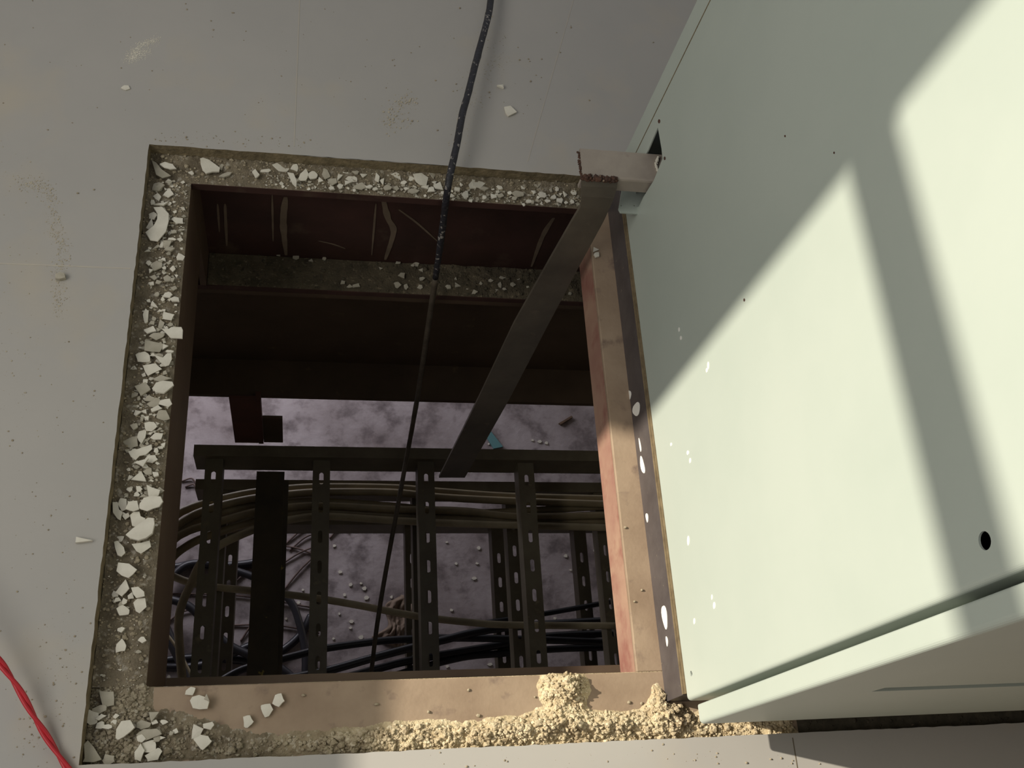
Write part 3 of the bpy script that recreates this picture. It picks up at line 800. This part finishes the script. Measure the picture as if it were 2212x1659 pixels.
box('seam_bead', 'gasket', XC - 0.0006, XC + 0.002, YS - 0.0002, YS + 0.0014, ZB + 0.05, ZTOP, cabn)
box('plinth', 'plinth', XC - 0.003, XC + 0.9, 0.171, 1.064, ZT - 0.0005, 0.036, cabn, 0.001)
bm = bmesh.new()
add_box(bm, XC - 0.0035, XC + 0.02, 0.172, 0.965, 0.0365, 0.0400)
add_box(bm, XC - 0.0015, XC + 0.02, 0.172, 0.965, 0.0412, 0.0450)
finish(bm, 'gasket_strip', 'gasket', cabn)
# plain white oval discs on the plinth face
def oval_mark(px, py, w, h, ang):
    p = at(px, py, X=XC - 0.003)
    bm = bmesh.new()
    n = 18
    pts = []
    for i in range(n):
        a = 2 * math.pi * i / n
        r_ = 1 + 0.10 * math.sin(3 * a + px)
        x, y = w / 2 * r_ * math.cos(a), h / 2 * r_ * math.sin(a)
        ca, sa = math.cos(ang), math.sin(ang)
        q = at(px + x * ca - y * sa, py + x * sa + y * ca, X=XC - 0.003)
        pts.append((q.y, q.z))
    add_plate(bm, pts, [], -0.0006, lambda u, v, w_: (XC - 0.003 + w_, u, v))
    o = finish(bm, 'white_oval', 'plain_white', cabn)
    o['label'] = 'white oval mark'
oval_mark(1375, 884, 15, 30, 0.15); oval_mark(1360, 853, 7, 20, 0); oval_mark(1388, 1005, 8, 38, -0.18); oval_mark(1436, 1332, 11, 52, -0.12); oval_mark(1398, 1118, 5, 20, -0.1); oval_mark(1383, 962, 3, 30, -0.15); oval_mark(1441, 1385, 4, 22, -0.1)
def scr(px, py, w, h, m='plain_white'):
    pts = []
    for i in range(10):
        a = 2 * math.pi * i / 10
        q = at(px + w / 2 * math.cos(a), py + h / 2 * math.sin(a), X=XC)
        pts.append((q.y, q.z))
    bm = bmesh.new()
    add_plate(bm, pts, [], -0.0004, lambda u, v, w_: (XC + w_, u, v))
    finish(bm, 'paint_fleck', m, cabn)
for a in ((1608, 648, 3.5, 7), (1802, 330, 3, 5), (1696, 294, 3, 5), (1424, 262, 5, 9), (1436, 342, 4, 8)):
    scr(*a, m='weld')
for a in ((1487, 1168, 5, 22), (1543, 1308, 5, 16), (1500, 1342, 4, 14), (1530, 790, 4, 18), (1527, 800, 4, 10), (1467, 712, 3, 10), (1471, 730, 4, 9), (1486, 978, 5, 10), (1491, 995, 4, 12), (1450, 960, 4, 8), (1538, 1290, 3, 12)):
    scr(*a)
# sheet flap bent out below the notch
bm = bmesh.new()
za = 0.098
q = [at(1340, 459, z=za), at(1380, 462, z=za), at(1387, 452, z=za), at(1398, 395, z=za), at(1347, 388, z=za), at(1336, 452, z=za)]
add_plate(bm, [(p.x, p.y) for p in q], [circ((at(1342, 444, z=za).x, at(1342, 444, z=za).y), 0.0012, 8), circ((at(1371, 444, z=za).x, at(1371, 444, z=za).y), 0.0012, 8)], -0.003, lambda u, v, w: (u, v, za + w))
o = finish(bm, 'bent_flap', 'sage', cabn, bevel=0.001)
o['label'] = 'small sage flap bent out of the side panel'
# front body behind the door
YD0, YD1 = 0.128, 0.1535
box('front_frame', 'sage', XC + 0.03, XC + 0.87, YF - 0.003, YF, ZB, ZTOP, cabn)
# door: a leaf with a recessed field
zd = 0.080
rx0, rx1, rz0, rz1 = 0.622, 1.33, 0.352, 1.9
bm = bmesh.new()
prof = [(rx0, YD0), (rx0, YD1)]
for i in range(6):
    a = math.pi / 2 * i / 5
    prof.append((XC + 0.003 - 0.003 * math.sin(a), YD1 - 0.003 + 0.003 * math.cos(a)))
for i in range(6):
    a = math.pi / 2 * i / 5
    prof.append((XC + 0.006 - 0.006 * math.cos(a), YD0 + 0.006 - 0.006 * math.sin(a)))
add_plate(bm, prof, [], ZTOP - zd, lambda u, v, w: (u, v, zd + w))
add_box(bm, rx0, XC + 0.9, YD0, YD1, zd, rz0)
add_box(bm, rx0, XC + 0.9, YD0, YD1, rz1, ZTOP)
add_box(bm, rx1, XC + 0.9, YD0, YD1, rz0, rz1)
door = finish(bm, 'door', 'sage', cabn)
for nm, m_, b6 in (('door_field', 'sage', (rx0 + 0.001, rx1 - 0.001, YD0 + 0.0025, YD0 + 0.010, rz0 + 0.008, rz1 - 0.003)), ('gap_shade_sheet', 'inside_shade', (rx0 + 0.001, rx1 - 0.001, YD1 - 0.008, YD1 - 0.002, rz0 + 0.0005, rz1 - 0.001))):  # second box is a dark sheet painting the shade in the door gap
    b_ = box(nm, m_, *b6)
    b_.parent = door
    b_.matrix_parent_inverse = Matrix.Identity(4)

# square tube stub entering the cabinet, flat bar welded to it
zt = 0.172
tb = thing('steel_angle', 'short grey steel angle poking out of the notch in the cabinet side', 'steel angle', (0.5, 0.98, 0.12))
y0t, y1t = 0.9355, 0.9895
bm = bmesh.new()
add_plate(bm, [(y0t, zt - 0.030), (y0t + 0.006, zt - 0.030), (y0t + 0.006, zt - 0.007), (y1t, zt - 0.007), (y1t, zt), (y0t + 0.004, zt), (y0t + 0.001, zt - 0.001), (y0t, zt - 0.004)], [], 0.16, lambda u, v, w: (0.413 + w, u, v))
finish(bm, 'angle_section', 'zinc', tb)
bm = bmesh.new()
r = random.Random(9)
for i in range(110):
    p = at(1257 + 76 * i / 110, 381 + 4 * i / 60 + r.uniform(-4, 4), z=zt + 0.001)
    add_lump(bm, (p.x, p.y, zt - 0.001 + r.uniform(-0.003, 0.003)), r.uniform(0.0022, 0.0046), r)
o = finish(bm, 'weld_bead', 'weld', tb, smooth=True); o['label'] = 'rusty brown weld bead'
bm = bmesh.new()
for i in range(26):
    add_lump(bm, (0.4115 + r.uniform(-0.001, 0.001), 0.9355 + 0.053 * i / 26, zt - 0.003 + r.uniform(-0.003, 0.002)), r.uniform(0.0016, 0.0028), r)
o = finish(bm, 'burr', 'weld', tb, smooth=True)
bm = bmesh.new()
for i in range(12):
    q = at(1417 + 2.5 * abs(i - 6) / 3, 340 + i * 2.6, z=zt + 0.002)
    add_lump(bm, (q.x, q.y, zt + 0.002), 0.0030, r)
o = finish(bm, 'sealant_blob', 'chip', tb, smooth=True); o['label'] = 'white sealant blob'

bar = thing('flat_bar', 'wide dark flat steel bar running from the steel angle down to the cable ladder', 'steel bar', (0.4, 0.86, -1.15))
bm = bmesh.new()
path = []
for (l, r_, Y) in (((1256, 388), (1334, 392), 0.934), ((1256, 402), (1333, 405), 0.930), ((1256, 425), (1326, 428), 0.925), ((1254, 448), (1316, 452), 0.922), ((1236, 478), (1303, 480), 0.920), ((1186, 565), (1254, 570), 0.914), ((1110, 700), (1183, 704), 0.903), ((1034, 860), (1100, 863), 0.885), ((948, 1032), (1004, 1032), 0.865)):
    path.append((at(*l, Y=Y), at(*r_, Y=Y)))
th = Vector((0.0, 0.006, 0))
rows = [[bm.verts.new(v) for v in (a, b, b + th, a + th)] for a, b in path]
for a, b in zip(rows, rows[1:]):
    for i in range(4):
        j = (i + 1) % 4
        bm.faces.new((a[i], a[j], b[j], b[i]))
bm.faces.new(rows[0][::-1]); bm.faces.new(rows[-1])
finish(bm, 'bar_strip', 'bar', bar)

# ------------------------------------------------------------------ rod, red wire
bm = bmesh.new()
rod_top = [(1130, -620, .008), (1095, -330, .012), (1070, -110, .020), (1060, 0, .024), (1052, 45, .026), (1038, 98, .029), (1025, 146, .031), (1011, 203, .033), (999, 246, .034), (989, 301, .033), (981, 338, .030), (971, 384, .022), (967, 410, .010)]
RT = [at(a, b, z=c) for a, b, c in rod_top]
RL = [RT[-1]] + [at(a, b, Y=c) for a, b, c in ((961, 450, 1.011), (955, 500, 1.009), (941, 600, 1.006), (923, 720, 1.000), (903, 850, 0.985), (890, 925, 0.970), (880, 980, 0.935), (858, 1100, 0.80), (836, 1220, 0.67), (816, 1340, 0.54), (800, 1470, 0.40), (793, 1530, 0.34))]
RT = RT + RL[1:4]; RL = RL[3:]
rodt = thing('rod', 'long thin dark rod lying over the floor and dropping into the opening', 'rod', (0.3, 1.2, 0.0))
tube('rod_end', 'rod', RT, 0.0062, rodt, rough=0.12)['label'] = 'black rod section flecked with white'
tube('rod_length', 'rod_brown', RL, lambda t: 0.0061 - 0.0002 * t, rodt, rough=0.08)['label'] = 'brown rod section inside the opening'

rw = [at(a, b, z=c) for a, b, c in ((-700, 700, .006), (-420, 880, .012), (-210, 1130, .036), (-70, 1330, .045), (0, 1430, .034), (38, 1485, .026), (72, 1545, .018), (105, 1598, .010), (142, 1655, .006), (180, 1710, .005), (240, 1830, .005), (330, 1960, .005), (360, 2150, .005))]
rp = smooth_path(rw, 16)
_q = [rp[0]]
for p in rp[1:]:
    if (p - _q[-1]).length >= 0.0026:
        n_ = max(1, round((p - _q[-1]).length / 0.0036)); b0 = _q[-1].copy()
        _q += [b0.lerp(p, (k + 1) / n_) for k in range(n_)]
rp = _q
red = thing('twisted_wire', 'thin bright red twisted pair of wires on the floor at lower left', 'wire', rw[7])
for k in (0, 1):
    pts = []
    for i, p in enumerate(rp):
        d = (rp[min(i + 1, len(rp) - 1)] - rp[max(i - 1, 0)]).normalized()
        s = d.cross(Vector((0, 0, 1))).normalized(); u = s.cross(d)
        a = i * 0.27 + k * math.pi
        pts.append(p + (s * math.cos(a) + u * math.sin(a)) * 0.0021)
    bm = bmesh.new(); add_tube(bm, pts, 0.0027, 8)
    finish(bm, 'wire_strand', 'red_wire', red)

# ------------------------------------------------------------------ cable ladders (three tiers)
def rail(parent, name, x0, x1, y_face, z_top, hgt, toward=1):
    """channel along X, web at y_face"""
    bm = bmesh.new()
    add_box(bm, x0, x1, y_face - 0.003, y_face, z_top - hgt, z_top)
    add_box(bm, x0, x1, y_face, y_face + 0.028 * toward, z_top - 0.003, z_top) if toward > 0 else add_box(bm, x0, x1, y_face - 0.031, y_face - 0.003, z_top - 0.003, z_top)
    add_box(bm, x0, x1, y_face - 0.003, y_face + 0.028, z_top - hgt, z_top - hgt + 0.003)
    return finish(bm, name, 'tray', parent)
def rung(parent, xc, w, y0, y1, z, phase, pitch=0.08, sl=0.034, sw=0.0115, off=0.0):
    bm = bmesh.new()
    holes = []
    y = y0 + 0.02 + phase
    while y + sl < y1 - 0.02:
        holes.append(slot(xc + off, y + sl / 2, sw, sl))
        y += pitch
    add_plate(bm, [(xc - w / 2, y0), (xc + w / 2, y0), (xc + w / 2, y1), (xc - w / 2, y1)], holes, -0.003, lambda u, v, q: (u, v, z + q))
    hs = []
    def side(x, s):
        add_plate(bm, [(y0, z - 0.055), (y1, z - 0.055), (y1, z - 0.003), (y0, z - 0.003)], [], 0.003 * s, lambda u, v, q: (x + q, u, v))
    side(xc - w / 2, 1); side(xc + w / 2, -1)
    return finish(bm, 'rung', 'tray', parent)
def ladder(label, z, hgt, x0, x1, rungs, w, gz, ph, rail_y=0.965):
    t = thing('cable_ladder', label, 'cable ladder', ((x0 + x1) / 2, 0.6, z - hgt), 'slotted cable ladders stacked below the opening')
    rail(t, 'side_rail', x0, x1, rail_y, z, hgt)
    rail(t, 'side_rail', x0, x1, 0.30, z, hgt)
    for i, x in enumerate(rungs):
        rung(t, x, w, 0.303, rail_y - 0.0035, z - gz, ph)
    return t
ladder('dark slotted cable ladder, topmost of the three stacked below the opening', -1.15, 0.105, -0.282, 2.3, (-0.230, 0.047, 0.327, 0.607, 0.887), 0.045, 0.020, 0.01)
ladder('dark slotted cable ladder, middle of the three stacked below the opening', -1.42, 0.10, -0.300, 2.3, (-0.229, 0.055, 0.336, 0.616, 0.895), 0.040, 0.004, 0.04)
ladder('dark slotted cable ladder, lowest of the three stacked below the opening', -1.76, 0.10, -0.30, 2.3, (-0.216, 0.064, 0.350, 0.636, 0.918), 0.042, 0.004, 0.03)

hg = thing('hanger_post', 'dark red hanger post from the girder down to the topmost cable ladder', 'hanger', (-0.14, 1.0, -1.15))
bm = bmesh.new()
add_box(bm, -0.179, -0.118, 1.0, 1.006, -1.15, -0.86)
add_box(bm, -0.118, -0.106, 0.998, 1.019, -1.15, -0.86)
finish(bm, 'channel', 'post', hg)
box('gusset_plate', 'black_steel', -0.105, -0.056, 1.002, 1.010, -1.149, -0.985, hg)
cr = thing('support_beam', 'wide rust-spotted steel beam hung under the topmost cable ladder', 'steel beam', (-0.088, 0.6, -1.33))
box('flange', 'spotted', -0.125, -0.051, 0.25, 0.959, -1.268, -1.256, cr)
box('web', 'spotted', -0.092, -0.084, 0.25, 0.959, -1.33, -1.268, cr)
box('flange', 'spotted', -0.125, -0.040, 0.25, 0.959, -1.342, -1.33, cr)

# ------------------------------------------------------------------ cables
def cable(pts, z, r_, m, label, group=None):
    P = [at(p[0], p[1], z=(p[2] if len(p) > 2 else z)) for p in pts]
    o = tube('cable', m, P, r_, seg=12)
    return tag(o, label, 'cable', group)
GBN = 'cables curving over the middle cable ladder'
zc = -1.409
defs = [
    ([(345, 1150), (383, 1112), (410, 1098), (436, 1089), (480, 1077), (545, 1064), (620, 1056), (700, 1052), (850, 1054), (950, 1062), (1100, 1072), (1330, 1078)], 'cable', 'brown cable, farthest of the bundle curving over the middle ladder', 0.0),
    ([(345, 1185), (378, 1140), (410, 1117), (436, 1105), (480, 1091), (545, 1077), (620, 1068), (700, 1063), (850, 1064), (950, 1074), (1100, 1082), (1330, 1090)], 'cable', 'brown cable, second farthest of the bundle over the middle ladder', 0.0205),
    ([(342, 1205), (372, 1160), (405, 1134), (436, 1120), (480, 1107), (545, 1092), (620, 1086), (700, 1084), (850, 1094), (1000, 1108), (1130, 1104), (1330, 1092)], 'cable', 'brown cable in the middle of the bundle, crossing its neighbours near the flat bar', 0.0),
    ([(340, 1220), (374, 1168), (405, 1148), (436, 1137), (480, 1125), (545, 1107), (620, 1096), (700, 1092), (850, 1100), (1000, 1104), (1130, 1116), (1330, 1112)], 'cable', 'brown cable of the bundle just behind the two nearest', 0.0225),
    ([(345, 1250), (372, 1206), (400, 1182), (436, 1163), (480, 1148), (545, 1128), (620, 1110), (700, 1105), (850, 1113), (1000, 1122), (1330, 1128)], 'cable', 'olive cable, second nearest of the bundle over the middle ladder', 0.0),
    ([(395, 1480), (388, 1400), (386, 1340), (395, 1300), (412, 1262), (430, 1222), (452, 1196), (478, 1176), (510, 1160), (555, 1142), (620, 1124), (700, 1115), (850, 1124), (1000, 1131), (1330, 1140)], 'cable_light', 'olive cable, nearest of the bundle, looping back down at the left', 0.0225),
]
for pl, m, lab, dz in defs:
    cable(pl, zc + dz, 0.0112, m, lab, GBN)
cable([(330, 1235), (370, 1244), (402, 1256), (436, 1264), (480, 1270), (600, 1282), (680, 1292), (760, 1305), (900, 1331), (1000, 1343), (1100, 1350), (1330, 1352)], -1.412, 0.0100, 'cable_light', 'single pale grey-brown cable slanting across the middle cable ladder')
cable([(455, 1490), (475, 1473), (522, 1447), (589, 1429), (666, 1409), (706, 1400), (810, 1386), (890, 1380), (950, 1378), (1100, 1380), (1330, 1388)], -1.722, 0.0115, 'cable_black', 'black cable, farthest of the near black group on the lowest ladder')
cable([(560, 1490), (599, 1471), (703, 1450), (810, 1420), (897, 1397), (960, 1382), (1030, 1365), (1130, 1352), (1330, 1340)], -1.694, 0.0125, 'cable_black', 'black cable crossing over the near black group from lower left')
cable([(640, 1500), (700, 1478), (810, 1446), (900, 1424), (1070, 1395), (1180, 1375), (1330, 1368)], -1.749, 0.0125, 'cable_black', 'thick black cable, third from the far side of the near black group')
cable([(700, 1510), (820, 1470), (900, 1445), (1000, 1420), (1080, 1412), (1200, 1402), (1330, 1398)], -1.750, 0.0110, 'cable_black', 'black cable, nearest to the near ledge')
cable([(1050, 1345), (1180, 1325), (1330, 1298)], -1.752, 0.0085, 'cable_black', 'thin black cable rising to the right edge of the opening')
# cables on the floor below
ZF = ZL + 0.016
cable([(340, 1220), (378, 1225), (420, 1218), (480, 1222), (545, 1216), (570, 1200)], ZF, 0.018, 'cable_black', 'black cable on the lower floor, farthest at the left')
cable([(360, 1260), (400, 1222), (450, 1218), (505, 1232), (560, 1252), (620, 1290), (645, 1340), (660, 1420), (655, 1500)], ZF + 0.036, 0.017, 'cable_black', 'black cable on the lower floor looping right behind the wide beam')
cable([(340, 1290), (400, 1305), (440, 1340), (490, 1390), (540, 1415), (600, 1440), (640, 1470)], ZF + 0.073, 0.018, 'cable_black', 'black cable on the lower floor running to lower right')
cable([(350, 1340), (372, 1390), (395, 1440), (410, 1500)], ZF + 0.115, 0.022, 'cable_black', 'thick black cable on the lower floor beside the left beam')
cable([(340, 1430), (380, 1424), (440, 1420), (500, 1424), (560, 1428), (610, 1405), (650, 1370), (672, 1330)], ZF, 0.018, 'cable_black', 'black cable on the lower floor curving up at its right end')
cable([(340, 1440), (380, 1442), (440, 1436), (500, 1412), (540, 1395)], ZF + 0.037, 0.018, 'cable_black', 'black cable on the lower floor lying next to the curving one')
cable([(345, 1355), (362, 1372), (385, 1405), (415, 1462), (430, 1500)], -2.6, 0.0055, 'cable_light', 'thin tan wire hanging beside the left beam')
WMARK = [(640, 1160, 'the wide beam'), (540, 1240, 'the first ladder rung'), (735, 1140, 'the second ladder rung'), (620, 1320, 'the wide beam'), (410, 1045, 'the ladder end'), (390, 1330, 'the left beam')]
def wire(a, b, label, w=0.006, m='wire'):
    L = math.hypot(a[0] - b[0], a[1] - b[1])
    label = auto_label((a[0] + b[0]) / 2, (a[1] + b[1]) / 2, 10, 10, 'on the lower floor', WMARK).replace('tiny plaster flake', 'thin rusty wire' if L < 40 else 'rusty wire' if L < 90 else 'long rusty wire')
    A, B = at(*a, z=ZL + w), at(*b, z=ZL + w + 0.004)
    mid = (A + B) / 2 + Vector((0.01, 0.02, 0.004))
    tag(tube('steel_wire', m, [A, mid, B], w, seg=6), label, 'wire', 'rusty wires on the lower floor')
WL = 'thin rusty wire lying on the lower floor'
for a, b in (((616, 1176), (676, 1132)), ((625, 1190), (678, 1154)), ((560, 1184), (678, 1197)), ((498, 1256), (545, 1224)), ((504, 1262), (552, 1228)), ((712, 1163), (756, 1122)), ((716, 1128), (752, 1148)),
             ((350, 1282), (672, 1312)), ((480, 1352), (690, 1368)), ((360, 1345), (420, 1318)), ((520, 1385), (545, 1350)), ((612, 1276), (672, 1208)), ((590, 1232), (690, 1178)), ((400, 1052), (425, 1060)), ((392, 1040), (424, 1046))):
    wire(a, b, WL, 0.0045)
p = [at(1040, 928, z=ZL + .002), at(1056, 928, z=ZL + .002), at(1086, 966, z=ZL + .002), at(1066, 970, z=ZL + .002)]
bm = bmesh.new(); add_plate(bm, [(v.x, v.y) for v in p], [], 0.01, lambda u, v, w: (u, v, ZL + w))
tag(finish(bm, 'plastic_strip', 'teal'), 'bluish-green plastic strip on the lower floor beside the flat bar', 'plastic strip')
p = [at(1206, 916, z=ZL), at(1233, 900, z=ZL), at(1236, 903, z=ZL), at(1210, 919, z=ZL)]
bm = bmesh.new(); add_plate(bm, [(v.x, v.y) for v in p], [], 0.014, lambda u, v, w: (u, v, ZL + w))
tag(finish(bm, 'wood_splinter', 'wood'), 'brown wood splinter on the lower floor near the right channel', 'wood splinter')
bm = bmesh.new()
c = at(862, 1342, z=ZL)
g = []
for i in range(25):
    row = []
    for j in range(31):
        u, v = i / 24 - .5, j / 30 - .5
        edge = max(0, 1 - (2 * max(abs(u), abs(v))) ** 4)
        x = u * (0.13 + 0.05 * math.sin(v * 9)); y = v * 0.24
        rz = abs(noise.noise(Vector((u * 5 + v * 3, v * 3.5, .4)))) * 0.045 + abs(noise.noise(Vector((u * 11, v * 7 - u * 6, 2.4)))) * 0.02
        row.append(bm.verts.new((c.x + x * math.cos(.5) + y * math.sin(.5) * .8, c.y - x * math.sin(.5) * .8 + y * math.cos(.5), ZL + 0.002 + rz * (0.25 + edge))))
    g.append(row)
for i in range(24):
    for j in range(30):
        bm.faces.new((g[i][j], g[i + 1][j], g[i + 1][j + 1], g[i][j + 1])).smooth = True
o = finish(bm, 'crumpled_rag', 'rag')
sm = o.modifiers.new('thickness', 'SOLIDIFY'); sm.thickness = 0.0015
tag(o, 'small crumpled tan rag on the lower floor, left of the third ladder rung', 'rag')
r = random.Random(77)
spots = [(735, 1236), (757, 1264), (780, 1261), (787, 1271), (744, 1286), (791, 1291), (845, 1290), (733, 1326), (757, 1357), (720, 1380), (780, 1377), (759, 1343), (618, 1337), (647, 1372), (618, 1453), (597, 1468), (645, 1302), (654, 1275),
         (965, 1172), (985, 1218), (1030, 1218), (1024, 1250), (1034, 1184), (975, 1318), (1222, 1202), (1232, 1232), (1198, 1336), (1285, 1190), (1055, 960), (1150, 952), (1165, 955), (1180, 958), (722, 1180), (365, 1462), (966, 1440), (1058, 1436), (680, 1270), (700, 1350), (1240, 1180)]
for px, py in spots:
    c = at(px, py, z=ZL)
    n = 6; s = r.uniform(0.006, 0.013)
    bm = bmesh.new()
    pts = [(math.cos(6.283 * i / n) * s * r.uniform(.6, 1.1), math.sin(6.283 * i / n) * s * r.uniform(.5, 1)) for i in range(n)]
    add_plate(bm, pts, [], 0.006, lambda u, v, w: (u, v, w))
    o = finish(bm, 'plaster_flake', 'chip')
    o.location = (c.x, c.y, ZL)
    tag(o, auto_label(px, py, s * 1000, s * 1000, 'on the lower floor', [(700, 1240, 'the second ladder rung'), (845, 1260, 'the rod'), (925, 1230, 'the third ladder rung'), (1120, 1240, 'the paired rungs'), (1265, 1230, 'the rightmost far rung'), (1060, 945, 'the bluish-green strip'), (630, 1300, 'the wide beam'), (380, 1440, 'the left beam')]),
        'plaster flake', 'plaster flakes on the lower floor')
